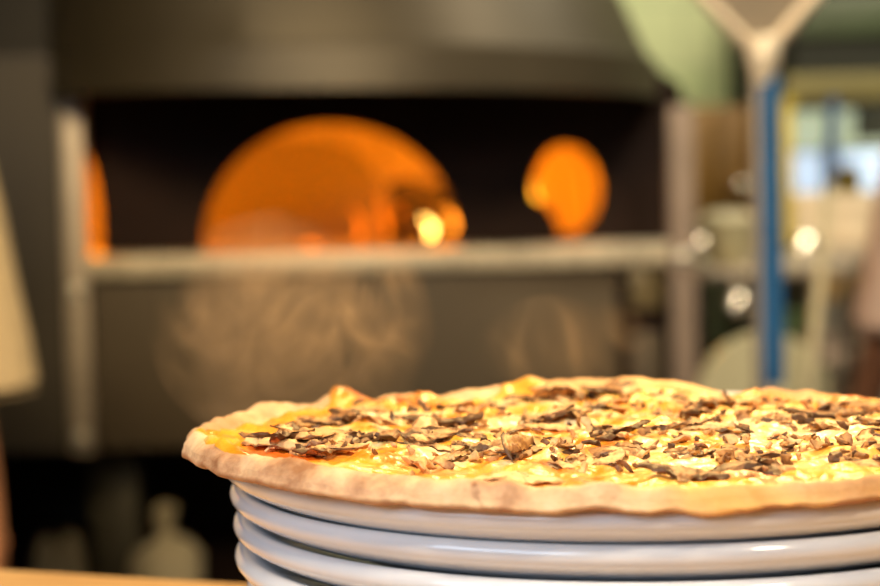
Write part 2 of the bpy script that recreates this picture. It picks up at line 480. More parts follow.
def dough_top(th, r):
    ro = Rout(th); w = Wcr(th)
    q = min(r / ro, 1)
    base = zin(th, q)
    d = ro - r
    top = Zcr(th)
    if d < w:
        # rounded crest, then a slope into the middle
        t = d / w
        crest = .42
        if t > crest:
            k = (t - crest) / (1 - crest); k = k * k * (3 - 2 * k)
            z = top + (base - top) * k
        else:
            k = 1 - t / crest
            z = top - .0048 * k * k
    else:
        z = base
    x, y = math.cos(th) * r, math.sin(th) * r
    z += .0012 * fbm((x, y, .2), 55) + .0006 * fbm((x, y, 2.2), 160)
    return z

def polar_sheet(radii_fn, z_fn, nth, nr, bm, q0=.02):
    rings = []
    for i in range(nr + 1):
        row = []
        for j in range(nth):
            th = 2 * PI * j / nth
            r = radii_fn(th, i / nr)
            row.append(bm.verts.new((math.cos(th) * r, math.sin(th) * r, z_fn(th, r, i / nr))))
        rings.append(row)
    for a, b in zip(rings, rings[1:]):
        for j in range(nth):
            k = (j + 1) % nth
            bm.faces.new((a[j], b[j], b[k], a[k]))
    return rings

pizza = empty('pizza', (PCX, PCY, PZ), 'whole baked pizza with mushrooms and golden cheese, resting on the top plate', 'pizza')
bm = bmesh.new(); bk = bm.verts.layers.float.new('bake')
NTH = 560
rings = polar_sheet(lambda th, t: Rout(th) * (1 - (1 - t) ** 1.6) * .992 + .0005, lambda th, r, t: dough_top(th, r), NTH, 80, bm)
# centre cap
c0 = bm.verts.new((0, 0, dough_top(0, 0)))
for j in range(NTH): bm.faces.new((c0, rings[0][j], rings[0][(j + 1) % NTH]))
# outer side and underside
prev = rings[-1]
def under(th, r):
    zt = Zcr(th)
    return None
side = []
for s_ in range(1, 9):
    row = []
    for j in range(NTH):
        th = 2 * PI * j / NTH
        ro = Rout(th); zt = Zcr(th) - .0048
        thick = .0038 + .0010 * math.sin(th) + .0006 * fbm((math.cos(th)*3, math.sin(th)*3, 9), 2)
        zt = zt - .0004
        a = s_ / 8 * PI
        if s_ < 8:
            r = ro * .992 + .0022 * math.sin(a) - .0018 * (s_ / 8)
            z = zt - thick * .5 * (1 - math.cos(a))
        else:
            r = ro * .992 - .006; z = zt - thick * 1.03
        x, y = math.cos(th) * r, math.sin(th) * r
        k = .0006 * fbm((x, y, z * 3), 90)
        vv = bm.verts.new((x + math.cos(th) * k, y + math.sin(th) * k, z + .0003 * fbm((x, y, 5), 200))); vv[bk] = s_ / 8 * .55; row.append(vv)
    for j in range(NTH):
        k = (j + 1) % NTH
        bm.faces.new((prev[j], row[j], row[k], prev[k]))
    prev = row
row = [bm.verts.new((math.cos(2*PI*j/NTH) * .09, math.sin(2*PI*j/NTH) * .09, -.0035)) for j in range(NTH)]
for j in range(NTH):
    k = (j + 1) % NTH
    bm.faces.new((prev[j], row[j], row[k], prev[k]))
bm.faces.new(row[::-1])
obj('crust', bm, M_crust, pizza, angle=80)

# ---- cheese sheet with a ragged border that runs up onto the crust in places
def Rch(th):
    ro = Rout(th)
    d = math.degrees(th) % 360
    edge = Wcr(th) * .95
    spill = 0
    for c_, wd, am in ((203, 9, .010), (222, 8, .008), (186, 10, .006), (141, 8, .012), (106, 5, .012), (125, 8, .008), (72, 5, .008), (40, 10, .009), (263, 3, .010), (287, 7, .006), (318, 10, .006)):
        dd = (d - c_ + 180) % 360 - 180
        spill += am * math.exp(-(dd / wd) ** 2)
    r = ro - edge + spill + .0045 * fbm((math.cos(th)*4, math.sin(th)*4, 12), 3.0, 4)
    return min(r, ro - .0035)
def lump(x, y):
    n = fbm((x, y, 3), 38, 4)
    m_ = fbm((x + .3, y, 8), 95, 3)
    return .0026 * max(0, n + .15) + .0011 * m_ + .0006 * fbm((x, y, 4), 260, 2)
def cheese_z(th, r, rc=None):
    rc = rc or Rch(th)
    e = min(1, max(0, (rc - r) / .006))
    k = e * (2 - e)
    x, y = math.cos(th) * r, math.sin(th) * r
    return dough_top(th, r) + (-.0008 + .0022 * k) + k * lump(x, y)
bm = bmesh.new()
rcs = {}
lay = bm.verts.layers.float.new('rim')
rings = polar_sheet(lambda th, t: .0006 + (rcs.setdefault(th, Rch(th)) - .0006) * (t ** .8),
                    lambda th, r, t: cheese_z(th, r, rcs[th]), 520, 130, bm)
for v in bm.verts:
    r = math.hypot(v.co.x, v.co.y); th = math.atan2(v.co.y, v.co.x)
    k = (r / .15 - .70) / .18 + .5 * fbm((v.co.x, v.co.y, 6), 40)
    v[lay] = min(1, max(0, k))
c0 = bm.verts.new((0, 0, cheese_z(0, 0)))
for j in range(520): bm.faces.new((c0, rings[0][j], rings[0][(j + 1) % 520]))
obj('cheese', bm, M_cheese, pizza, angle=80)

# ---- mushrooms
def mushroom_mesh(seed, kind):
    """thin slice through a mushroom: cap with curled rim and a stem; the gill band and the skin are dark"""
    rg = random.Random(seed)
    bm = bmesh.new(); lay = bm.verts.layers.float.new('dark')
    nx, ny = 22, 14
    L = .0135 if kind == 0 else (.010 if kind == 1 else .012)
    th_ = .0007
    bend = rg.uniform(4, 30) * rg.choice((-1, 1)); bend2 = rg.uniform(-30, 30)
    grid = {}
    def inside(u, v):
        # u in -1..1, v in -1..1
        return True
    for sgn in (1, -1):
        for i in range(nx + 1):
            for j in range(ny + 1):
                u = i / nx * 2 - 1; t = j / ny
                # crescent cap: upper arc and lower arc, with the stem pulling the lower arc down in the middle
                up = max(0, 1 - abs(u) ** 2.6) ** .5 * .66
                if kind == 2:
                    lowv = up * .30 - .06 * math.cos(u * 3)
                else:
                    stem = .75 if kind == 0 else .35
                    lowv = -.02 + .10 * u * u - stem * max(0, 1 - (abs(u) / .24) ** 4) if abs(u) < .24 else -.02 + .10 * u * u
                    lowv = min(lowv, up)
                v = lowv + (up - lowv) * t
                x = u * L; y = v * L
                rag = .0014 * fbm((x, y, seed), 330)
                z = bend * x * x * .5 + bend2 * y * y * .6 + .0011 * fbm((x, y, seed * 3.1), 130) + .0009 * fbm((x, y, seed * 1.7), 420)
                edge = min(1, (1 - t) * 3, t * 4, (1 - abs(u)) * 6)
                e = max(0.15, edge)
                co = (x + rag, y + rag * .7, z + sgn * th_ * e)
                vv = bm.verts.new(co)
                dk = 0.0
                if t > .86 or abs(u) > .90: dk = .34
                if kind != 2 and t < .30 and abs(u) > .2: dk = .38
                vv[lay] = dk + .12 * fbm((x, y, seed + 5), 300)
                grid[sgn, i, j] = vv
    for i in range(nx):
        for j in range(ny):
            bm.faces.new([grid[1, a, b_] for a, b_ in ((i, j), (i + 1, j), (i + 1, j + 1), (i, j + 1))])
            bm.faces.new([grid[-1, a, b_] for a, b_ in ((i, j), (i, j + 1), (i + 1, j + 1), (i + 1, j))])
    rim = [(i, 0) for i in range(nx)] + [(nx, j) for j in range(ny)] + [(i, ny) for i in range(nx, 0, -1)] + [(0, j) for j in range(ny, 0, -1)]
    for k in range(len(rim)):
        a, b_ = rim[k], rim[(k + 1) % len(rim)]
        bm.faces.new([grid[1, a[0], a[1]], grid[-1, a[0], a[1]], grid[-1, b_[0], b_[1]], grid[1, b_[0], b_[1]]])
    bmesh.ops.remove_doubles(bm, verts=bm.verts, dist=.00003)
    return bm

protos = []
for k in range(9):
    protos.append(obj('mushroom_slice', mushroom_mesh(k + 2, (0, 1, 2)[k % 3]), M_mush, pizza, angle=70))
rg = random.Random(5)
# clusters where the photo shows the darkest heaps: camera-side middle, centre and centre right
clusters = [(-.118, -.045, .012), (-.11, -.065, .012), (-.11, .02, .012), (-.075, -.075, .020), (-.045, -.07, .016), (-.06, -.03, .022), (-.02, -.085, .018), (.0, -.04, .03), (.035, -.075, .024), (.055, -.06, .02), (.085, -.07, .02),
            (.10, -.04, .022), (.05, -.01, .03), (-.03, .02, .03), (.02, .05, .03), (.08, .03, .03), (-.08, .02, .022), (.06, .075, .018), (-.10, -.035, .016), (.12, 0, .02), (.03, -.105, .012), (-.02, .085, .02), (.07, -.095, .012)]
def spot():
    for _ in range(60):
        if rg.random() < .72:
            cx, cy, s = rg.choice(clusters)
            x, y = rg.gauss(cx, s * .55), rg.gauss(cy, s * .5)
        else:
            a = rg.uniform(0, 2 * PI); r = .13 * math.sqrt(rg.random()); x, y = math.cos(a) * r, math.sin(a) * r
        th = math.atan2(y, x); r = math.hypot(x, y)
        if r < Rch(th) - .012: return x, y, th, r
    return 0, 0, 0, 0
placed = []
for n in range(100):
    x, y, th, r = spot()
    o = protos[n] if n < 9 else protos[n % 9].copy()
    if n >= 9: C.objects.link(o)
    near = sum(1 for (a, b_) in placed if math.hypot(a - x, b_ - y) < .010)
    placed.append((x, y))
    z = cheese_z(th, r) + .0008 + .0010 * min(near, 3)
    tl = rg.gauss(0, .09); t2 = rg.gauss(0, .09)
    if rg.random() < .10: tl = rg.choice((-1, 1)) * rg.uniform(.3, .8); z += .0012
    o.location = (x, y, z)
    o.rotation_euler = (tl, t2, rg.uniform(0, 2 * PI))
    s = rg.uniform(.75, 1.40); o.scale = (s, s, s * rg.uniform(.8, 1.2))
# shrivelled crumbs of mushroom, too many to count
bm = bmesh.new(); lay = bm.verts.layers.float.new('dark')
for n in range(520):
    x, y, th, r = spot()
    z = cheese_z(th, r) + rg.uniform(.0004, .0022)
    nv = rg.choice((5, 6, 7)); L = rg.uniform(.0008, .0034); W = L * rg.uniform(.3, .8)
    R_ = Matrix.Rotation(rg.uniform(0, 2 * PI), 3, 'Z') @ Matrix.Rotation(rg.gauss(0, .5), 3, 'X') @ Matrix.Rotation(rg.gauss(0, .4), 3, 'Y')
    b_ = rg.uniform(-90, 90); dk = rg.uniform(-.2, .42)
    top = []; bot = []
    m_ = 10
    for i in range(m_):
        a = 2 * PI * i / m_
        k = 1 + .5 * rg.uniform(-1, 1)
        p = Vector((math.cos(a) * L * k, math.sin(a) * W * k, 0)); p.z = b_ * p.x * p.x + rg.uniform(-.0007, .0007)
        for sg, lst in ((1, top), (-1, bot)):
            v = bm.verts.new(R_ @ (p + Vector((0, 0, sg * .00035))) + Vector((x, y, z))); v[lay] = dk; lst.append(v)
    ct = bm.verts.new(R_ @ Vector((0, 0, .0009)) + Vector((x, y, z))); ct[lay] = dk - .1
    cb_ = bm.verts.new(R_ @ Vector((0, 0, -.0009)) + Vector((x, y, z))); cb_[lay] = dk
    for i in range(m_):
        j = (i + 1) % m_
        bm.faces.new((top[i], top[j], ct)); bm.faces.new((bot[j], bot[i], cb_)); bm.faces.new((top[j], top[i], bot[i], bot[j]))
o = obj('mushroom_crumbs', bm, M_mush, pizza, angle=50); o['kind'] = 'stuff'

# ================================================================== OVEN
OV = 3.5
oven = empty('pizza_oven', (-.12, OV, 0), 'dark wood-fired oven with a glowing arched mouth and stainless frame', 'oven')
OM = Matrix.Translation((.12, -OV, 0))
def opart(name, bm, m, parent=None, smooth=True, angle=40):
    """part given in room coordinates, stored in the oven's frame"""
    bmesh.ops.transform(bm, matrix=OM, verts=bm.verts)
    return obj(name, bm, m, parent or oven, smooth, angle=angle)

arch = [(-.1996 + .2370 * math.cos(a) , 1.1000 + .2320 * math.sin(a) ** .92) for a in [PI * i / 40 for i in range(41)]]
arch = arch[::-1]
arch2 = [(-.83 + .2100 * math.copysign(abs(math.cos(a)) ** .8, math.cos(a)), 1.1000 + .285 * math.sin(a) ** .55) for a in [PI * i / 30 for i in range(31)]][::-1]
hole = [(.2385 + .0635 * math.cos(2*PI*i/40), 1.2000 + .0830 * math.sin(2*PI*i/40)) for i in range(40)]
opart('front_face', plate_holes([(-1.12, 1.06), (.452, 1.06), (.452, 1.385), (.36, 1.452), (-1.12, 1.452)], [arch, arch2, hole], 3.60, 3.63), M_black, smooth=False)
# brick chamber: a wide flat vault, closed at the back
bm = bmesh.new()
prof = []
for i in range(33):
    a = PI * i / 32
    cxx, czz = math.cos(a), math.sin(a)
    prof.append((-.33 + .78 * math.copysign(abs(cxx) ** .7, cxx), 1.09 + .36 * abs(czz) ** .6))
rows = []
for k, (yy, sc_) in enumerate(((3.632, 1), (3.9, 1), (4.15, .97), (4.3, .86), (4.38, .6), (4.40, .2))):
    rows.append([bm.verts.new((-.33 + (x + .33) * sc_, yy, 1.09 + (z - 1.09) * (sc_ * .5 + .5))) for x, z in prof])
for a, b_ in zip(rows, rows[1:]):
    for i in range(len(prof) - 1): bm.faces.new((a[i], a[i + 1], b_[i + 1], b_[i]))
bm.faces.new(rows[-1])
opart('brick_chamber', bm, M_brick)
opart('hearth', box(-1.13, .47, 3.57, 4.42, 1.03, 1.09), M_brick)
opart('damper_disc', lathe([(0, 0), (.066, 0), (.068, .004), (.066, .008), (0, .008)], 40, M=Matrix.Translation((.151, 3.585, 1.123)) @ Matrix.Rotation(PI/2, 4, 'X')), M_black)
# shell over the chamber, and an added dark sheet behind the oven
opart('dark_back_sheet', box(-1.14, .46, 4.42, 4.46, 0, 1.40), M_darkmetal, smooth=False)  # added down to the floor so the space under the oven looks black
opart('shell_roof', box(-1.14, .36, 3.60, 4.42, 1.455, 1.47), M_darkmetal, smooth=False)
opart('side_cladding', box(.455, .475, 3.66, 4.42, .752, 1.36), M_darkmetal, smooth=False)
opart('left_cladding', box(-1.14, -.662, 3.50, 3.56, .752, 1.46, bev=.004), plain('grey brown cladding', (.050, .041, .029), .6, .2, .2, 2), smooth=False)
# steel ledge, posts, lower panels
opart('ledge', box(-.665, .452, 3.46, 3.60, 1.066, 1.103, bev=.005), M_ledge)
po = opart('post', box(-.664, -.622, 3.455, 3.50, .752, 1.402, bev=.006), M_steel)
for z in (1.045, .785):
    opart('bolt', lathe([(0, .010), (.008, .009), (.013, .005), (.014, 0), (0, 0)], 24, M=Matrix.Translation((-.643, 3.455, z)) @ Matrix.Rotation(PI/2, 4, 'X')), M_bolt, po)
po = opart('post', box(.410, .455, 3.455, 3.50, .752, 1.345, bev=.006), plain('dull pinkish steel', (.23, .175, .14), .6, .2))
opart('bolt', lathe([(0, .010), (.008, .009), (.013, .005), (.014, 0), (0, 0)], 24, M=Matrix.Translation((.432, 3.455, 1.078)) @ Matrix.Rotation(PI/2, 4, 'X')), M_bolt, po)
opart('lower_panel', box(-.628, .318, 3.49, 3.52, .756, 1.074, bev=.003), M_panel)
x0 = at(628, 300, OV).x
opart('access_door', box(x0 + .004, .400, 3.485, 3.52, .985, 1.070, bev=.004), plain('olive brown door', (.15, .115, .055), .4, .4))
opart('vent_slot', box(x0 + .004, .400, 3.505, 3.52, .945, .983), M_black)
opart('drawer_front', box(x0 + .004, .400, 3.49, 3.52, .756, .943, bev=.004), M_panel)
# curved hood
bm = bmesh.new()
hp = [(.96, 1.388), (1.0, 1.388), (.992, 1.455), (.985, 1.459), (.950, 1.545), (.82, 1.85), (.42, 2.30), (.40, 2.36), (.40, 2.90)]
hc = Vector((-.137, 3.68)); hr = (.553, .62); rot = math.radians(-6)
rows = []
n = 72
for s_, z in hp:
    row = []
    for i in range(n):
        a = 2 * PI * i / n
        ex = math.copysign(abs(math.cos(a)) ** .85, math.cos(a)); ey = math.copysign(abs(math.sin(a)) ** .85, math.sin(a))
        x, y = hr[0] * s_ * ex, hr[1] * s_ * ey
        if z > 1.456 and z < 2: x -= hr[0] * (1 - s_)
        row.append(bm.verts.new((hc.x + x * math.cos(rot) - y * math.sin(rot), hc.y + x * math.sin(rot) + y * math.cos(rot), z - .022 * (x + .55))))
    rows.append(row)
for a, b_ in zip(rows, rows[1:]):
    for i in range(n):
        j = (i + 1) % n
        bm.faces.new((a[i], a[j], b_[j], b_[i]))
opart('hood', bm, M_hood, angle=25)
# frame below, with legs and a shelf for the sacks
for x in (-.625, .33):
    opart('leg', box(x - .045, x + .045, 3.66, 3.75, 0, .756, bev=.005), plain('dark leg paint', (.05, .042, .020), .6) )
for x in (-1.02, .33):
    opart('leg', box(x - .05, x + .05, 4.25, 4.35, 0, .75, bev=.005), M_darkmetal)
opart('leg', box(-1.10, -1.00, 3.56, 3.66, 0, .75, bev=.005), M_darkmetal)
opart('storage_shelf', box(-1.10, .42, 3.44, 4.35, .44, .47), M_black)
opart('base_deck', box(-1.13, .47, 3.53, 4.42, .752, 1.03), M_black)

# firewood and flames inside
def log(p, q, r, label):
    o = empty('firewood_log', Vector(p), label, 'firewood', 'burning firewood in the oven')
    pts = [Vector((0, 0, 0)).lerp(Vector(q) - Vector(p), i / 6) + Vector((0, 0, .004 * math.sin(i * 2.1))) for i in range(7)]
    obj('bark', polytube(bmesh.new(), pts, [r * (1 + .1 * math.sin(i * 1.7)) for i in range(7)], 14), M_bark, o)
    return o
log((-.02, 3.95, 1.125), (-.10, 4.25, 1.125), .034, 'charred log lying behind the right edge of the arched mouth')
log((.02, 4.02, 1.125), (.12, 4.25, 1.125), .034, 'charred log lying between the mouth and the round opening')
log((-.10, 4.12, 1.19), (.14, 4.10, 1.19), .030, 'charred log laid across the top of the fire')
def flame(loc, w, h, label, m, lean=0.0, seed=0):
    bm = bmesh.new(); pts = []; rad = []
    for i in range(15):
        t = i / 14
        pts.append(Vector((lean * t * t * h + .012 * math.sin(t * 5 + seed) * t, .01 * math.sin(t * 4 + seed * 2) * t, h * t)))
        rad.append(max(.0008, w * (math.sin(min(1, t * 2.2 + .12) * PI / 2) * (1 - t) ** .8)))
    polytube(bm, pts, rad, 14)
    o = obj('flame', bm, m); o.location = loc
    return tag(o, label, 'flame', 'flames in the oven')
p = at(430, 236, 3.78)
flame((p.x, 3.78, 1.112), .0075, .040, 'small white-hot flame at the lower right of the arched mouth', M_flame_hot)
p = at(452, 232, 3.84)
flame((p.x, 3.84, 1.118), .009, .050, 'dimmer orange flame beside the white-hot one at the mouth', M_flame)
p = at(541, 200, 3.82)
flame((p.x, 3.82, 1.120), .016, .120, 'yellow flame seen through the round opening', M_flame_round, -.2, 2)
for k, (x, h, lab) in enumerate(((360, .075, 'thin flame left of the row at the back of the mouth'), (385, .095, 'second thin flame from the left at the back of the mouth'), (402, .085, 'thin flame in the middle of the mouth'))):
    p = at(x, 225, 4.1)
    flame((p.x, 4.1, 1.092), .010, h, lab, M_ember, 0, k)
p = at(311, 243, 3.9)
o = obj('ember', lathe([(0, .016), (.010, .013), (.016, .004), (.013, 0), (0, 0)], 16), M_ember); o.location = (p.x, 3.9, 1.091)
tag(o, 'small glowing ember on the hearth in the middle of the mouth', 'ember')

# flour sacks on the shelf under the oven
def sack(name, px0, px1, ytop, knot, label, kind):
    a = at(px0, 560, 3.58); b_ = at(px1, 560, 3.58); t = at((px0 + px1) / 2, ytop, 3.58)
    w = (b_.x - a.x) / 2; cx = (a.x + b_.x) / 2; h = t.z - .47
    o = empty(name, (cx, 3.58, .47), label, 'sack')
    bm = bmesh.new()
    pr = [(0, 0), (.85, 0), (1.0, .08), (1.02, .35), (.93, .62), (.60, .80), (.28, .88), (.22, .94), (0, .95)] if knot else [(0, 0), (.9, 0), (1, .15), (.95, .6), (.6, .9), (.25, .98), (0, 1)]
    lathe([(r * w, z * h) for r, z in pr], 40, bm)
    for v in bm.verts:
        v.co.y *= .75
        v.co += v.normal * 0 + Vector((fbm(v.co, 14), fbm(v.co + Vector((3, 0, 0)), 14), fbm(v.co + Vector((0, 5, 0)), 14))) * .10 * w
    obj('bag', bm, M_sack, o)
    if knot:
        bm = lathe([(.20 * w, .90 * h), (.16 * w, .97 * h), (.26 * w, 1.15 * h), (.30 * w, 1.30 * h), (.12 * w, 1.36 * h), (0, 1.34 * h)], 24)
        for v in bm.verts: v.co += Vector((fbm(v.co, 30), 0, fbm(v.co, 20))) * .01
        obj('gathered_neck', bm, M_sack, o)
    return o
sack('flour_sack', 32, 62, 535, False, 'small slumped white flour sack under the oven, the leftmost sack', 0)
sack('flour_sack', 58, 84, 530, False, 'small upright white flour sack on the shelf beside the oven leg', 0)
sack('flour_sack', 130, 204, 528, True, 'large white flour sack with gathered neck under the oven', 0)

# ================================================================== PEELS
def peel_hanging():
    D = 2.6
    j = at(762, 62, D); b_ = at(771, 600, D)
    o = empty('pizza_peel', (j.x, D, 0), 'metal pizza peel standing blade up, with a blue sleeve on its pole', 'pizza peel')
    Mx = Matrix.Translation((-j.x, -D, 0))
    def pp(name, bm, m, par=None):
        bmesh.ops.transform(bm, matrix=Mx, verts=bm.verts); return obj(name, bm, m, par or o)
    zt = j.z
    # blade: broad sheet with sloping shoulders
    L = at(688, -5, D); Rr = at(830, -5, D)
    jx = j.x; s0 = at(762, 52, D).z
    out = [(jx - .012, s0 - .01), (jx + .012, s0 - .01), (jx + .045, s0 + .022), (Rr.x - .006, L.z), (Rr.x, L.z + .03), (Rr.x, L.z + .27), (Rr.x - .03, L.z + .30),
           (L.x + .03, L.z + .30), (L.x, L.z + .27), (L.x, L.z + .03), (L.x + .006, L.z), (jx - .045, s0 + .022)]
    pp('blade', plate_holes(out, [], D - .002, D), M_blade)
    bm = bmesh.new()
    tube(bm, (jx, D - .008, s0 - .005), (Rr.x - .012, D - .008, L.z + .004), .0085)
    tube(bm, (jx, D - .008, s0 - .005), (L.x + .012, D - .008, L.z + .004), .006)
    pp('shoulder_ribs', bm, plain('pale aluminium rib', (.85, .72, .54), .5, .3))
    pp('socket', lathe([(0, -.040), (.013, -.040), (.016, -.024), (.022, -.01), (.022, .010), (.014, .022), (0, .024)], 28, M=Matrix.Translation((jx, D - .012, s0 - .002))), plain('bright socket', (.90, .78, .60), .45, .3))
    pp('pole', tube(bmesh.new(), (jx - .006, D, s0 - .02), (jx - .006, D, .02), .0105), M_steel)
    z1 = at(770, 384, D).z
    pp('blue_sleeve', tube(bmesh.new(), (jx + .008, D - .010, at(760, 76, D).z), (jx + .008, D - .010, z1), .0150), M_blue)
    pp('weighted_base', lathe([(0, 0), (.15, 0), (.155, .008), (.15, .018), (.03, .026), (.024, .09), (0, .09)], 40, M=Matrix.Translation((jx - .006, D, 0))), M_darkmetal)
    return o
peel_hanging()

def disc_peel():
    D = 2.95
    c_ = at(765, 396, D); r = at(832, 396, D).x - c_.x
    o = empty('round_pan', (c_.x, D, c_.z - r * .93), 'round pale metal pan standing on edge behind the blue peel pole', 'pan')
    bm = lathe([(0, 0), (r * .93, 0), (r * .97, -.012), (r, -.012), (r * .96, .003), (0, .003)], 64, M=Matrix.Translation((0, .0, r * .93)) @ Matrix.Rotation(PI / 2 - .12, 4, 'X') @ Matrix.Scale(.95, 4, (0, 1, 0)))
    obj('pan_body', bm, M_enamel, o)
    bm = lathe([(r * .97, -.015), (r * 1.01, -.012), (r * 1.0, -.008), (r * .96, -.010)], 64, M=Matrix.Translation((0, .0, r * .93)) @ Matrix.Rotation(PI / 2 - .12, 4, 'X') @ Matrix.Scale(.95, 4, (0, 1, 0)), closed=True)
    obj('rolled_rim', bm, M_enamel, o)
    return o, c_, r, D
pan, pc, pr_, pD = disc_peel()
# low trolley the pan stands on
tz = pc.z - pr_ * .93 - .002
tr = empty('steel_trolley', (pc.x + .05, 3.12, 0), 'low steel trolley carrying the round pan', 'trolley')
obj('tray', box(-.34, .07, -.26, .22, tz - .025, tz, bev=.003), M_steel_rough, tr)
obj('lower_tray', box(-.32, .05, -.20, .20, .25, .27, bev=.003), M_steel_rough, tr)
for sx in (-.30, .04):
    for sy in (-.18, .18):
        lg = obj('leg', tube(bmesh.new(), (sx, sy, .05), (sx, sy, tz - .025), .013), M_steel, tr)
        obj('caster', lathe([(0, -.012), (.026, -.012), (.028, 0), (.026, .012), (0, .012)], 20, M=Matrix.Translation((sx, sy, .028)) @ Matrix.Rotation(PI/2, 4, 'X')), M_rubber, lg)

# slim peel leaning on the shelf behind
a = at(808, 398, 2.9); b_ = at(833, 100, 3.3)
d_ = (b_ - a); a0 = a - d_ * ((a.z - tz) / d_.z)
o = empty('turning_peel', a0, 'slim long-handled tool with dark blue grip, leaning beside the round pan', 'peel')
obj('pole', tube(bmesh.new(), (0, 0, .012), (at(829, 185, 3.2) - a0), .0090, .0085), plain('pale ash handle', (.36, .31, .19), .5), o)
obj('grip', tube(bmesh.new(), at(829, 188, 3.2) - a0, b_ - a0, .012, .009), M_darkblue, o)

# ================================================================== THINGS IN THE KITCHEN BEHIND
def pbox(name, x0, y0, x1, y1, D, depth, m, label, cat, bev=.004, parts=None, group=None):
    """a box-shaped thing whose front face spans the given places of the photograph at distance D"""
    xc, yc = (x0 + x1) / 2, (y0 + y1) / 2
    w = at(x1, yc, D).x - at(x0, yc, D).x; c_ = at(xc, y1, D); h = at(xc, y0, D).z - c_.z
    o = empty(name, (c_.x, D, c_.z), label, cat, group)
    obj('body', box(-w / 2, w / 2, 0, depth, 0, h, bev=bev), m, o)
    if parts: parts(o, w, h, depth)
    return o, w, h
# long steel work table along the back right
TT = at(830, 246, 4.3).z
tb = empty('work_table', (1.0, 4.45, 0), 'long steel work table at the back right, holding cartons and jars', 'table')
obj('tabletop', box(-.225, .95, -.28, .42, TT - .04, TT, bev=.004), M_steel_rough, tb)
obj('undershelf', box(-.205, .93, -.24, .38, TT - .34, TT - .315, bev=.003), M_steel_rough, tb)
for sx in (-.19, .92):
    for sy in (-.24, .38):
        obj('leg', tube(bmesh.new(), (sx, sy, 0), (sx, sy, TT - .04), .018), M_steel, tb)
def lidded(o, w, h, dp):
    obj('lid', box(-w / 2 - .004, w / 2 + .004, -.004, dp + .004, h - .035, h + .003, bev=.003), M_beige, o)
def on_table(name, x0, y0, x1, D, depth, m, label, cat, z=None, parts=None, group=None):
    w = at(x1, 220, D).x - at(x0, 220, D).x; cx = at((x0 + x1) / 2, 220, D).x; zb = TT if z is None else z
    h = at((x0 + x1) / 2, y0, D).z - zb
    o = empty(name, (cx, D, zb), label, cat, group)
    obj('body', box(-w / 2, w / 2, 0, depth, 0, h, bev=.005), m, o)
    if parts: parts(o, w, h, depth)
    return o
on_table('carton', 776, 196, 822, 4.27, .22, M_beige, 'beige carton on the work table behind the blue pole', 'carton', parts=lidded, group='beige cartons on the work table')
on_table('carton', 828, 196, 882, 4.28, .22, M_beige, 'wider beige carton on the work table at the right edge', 'carton', parts=lidded, group='beige cartons on the work table')
# jars and bottles on a wall shelf just below the window
SH = at(830, 197, 4.7).z
ws = empty('wall_shelf', (at(830, 197, 4.9).x, 4.72, SH), 'narrow steel shelf under the bright window', 'shelf')
obj('board', box(-.25, .5, -.12, .58, -.02, 0, bev=.003), M_steel_rough, ws)
for sx in (-.18, .42): obj('bracket', box(sx - .01, sx + .01, .2, .58, -.12, -.02), M_steel, ws)
def bottle(name, px, ytop, D, r, m, mc, label, cat):
    p = at(px, 190, D); h = at(px, ytop, D).z - SH
    o = empty(name, (p.x, D, SH), label, cat)
    obj('body', lathe([(0, 0), (r * .95, 0), (r, .01), (r, h * .5), (r * .8, h * .62), (r * .4, h * .75), (r * .36, h * .93), (0, h * .93)], 28), m, o)
    obj('cap', lathe([(0, h * .9), (r * .46, h * .9), (r * .46, h), (0, h)], 20), mc, o)
bottle('bottle', 831, 112, 4.75, .020, M_darkblue, M_darkblue, 'tall dark blue bottle on the shelf before the window', 'bottle')
def jarlid(o, w, h, dp): obj('lid', box(-w/2, w/2, 0, dp, h, h + .018, bev=.004), M_frame, o)
on_table('canister', 836, 166, 862, 4.72, .08, M_olive, 'yellow and green tub on the shelf right of the blue bottle', 'tub', z=SH)
# cupboard and yellow board
pbox('cupboard', 680, 106, 757, 252, 4.55, .45, M_wood_brown, 'brown wooden cupboard to the right of the oven', 'cupboard',
     parts=lambda o, w, h, d: (obj('door', box(-w/2 + .008, -.003, -.018, 0, .01, h - .01, bev=.003), M_wood_brown, o), obj('door', box(.003, w/2 - .008, -.018, 0, .01, h - .01, bev=.003), M_wood_brown, o)))
on_table('cereal_bin', 769, 108, 794, 4.19, .06, M_olive, 'tall olive yellow bin on the work table beside the brown cupboard', 'bin',
     parts=lambda o, w, h, d: obj('lid', box(-w/2 - .005, w/2 + .005, -.005, d + .005, h, h + .02, bev=.004), M_olive, o))
ct2 = at(720, 252, 4.5).z
rk = empty('storage_rack', (.645, 4.62, 0), 'open dark steel rack carrying the brown wooden cupboard', 'rack')
obj('shelf', box(-.13, .115, -.14, .42, ct2 - .02, ct2 - .001, bev=.002), M_darkmetal, rk)
obj('shelf', box(-.13, .115, -.14, .42, .5, .52, bev=.002), M_darkmetal, rk)
for sx in (-.12, .105):
    for sy in (-.13, .41): obj('post', box(sx - .01, sx + .01, sy - .01, sy + .01, 0, ct2 - .02), M_darkmetal, rk)
# canopy over the work table
def canopy(o, w, h, d):
    obj('duct', box(-w/4, w/4, d*.3, d*.8, h, 2.9 - o.location.z, bev=.004), M_darkgreen, o)
    obj('green_strip', box(-w/2 + .01, w/2, -.012, 0, h * .40, h * .66, bev=.002), M_midgreen, o)
    obj('brass_edge', box(-w/2 - .02, w/2, -.03, .0, -.005, h * .17, bev=.004), M_gold, o)
pbox('extractor_canopy', 793, -60, 960, 100, 4.3, .95, M_darkgreen, 'dark green extractor canopy over the work table', 'extractor', parts=canopy)
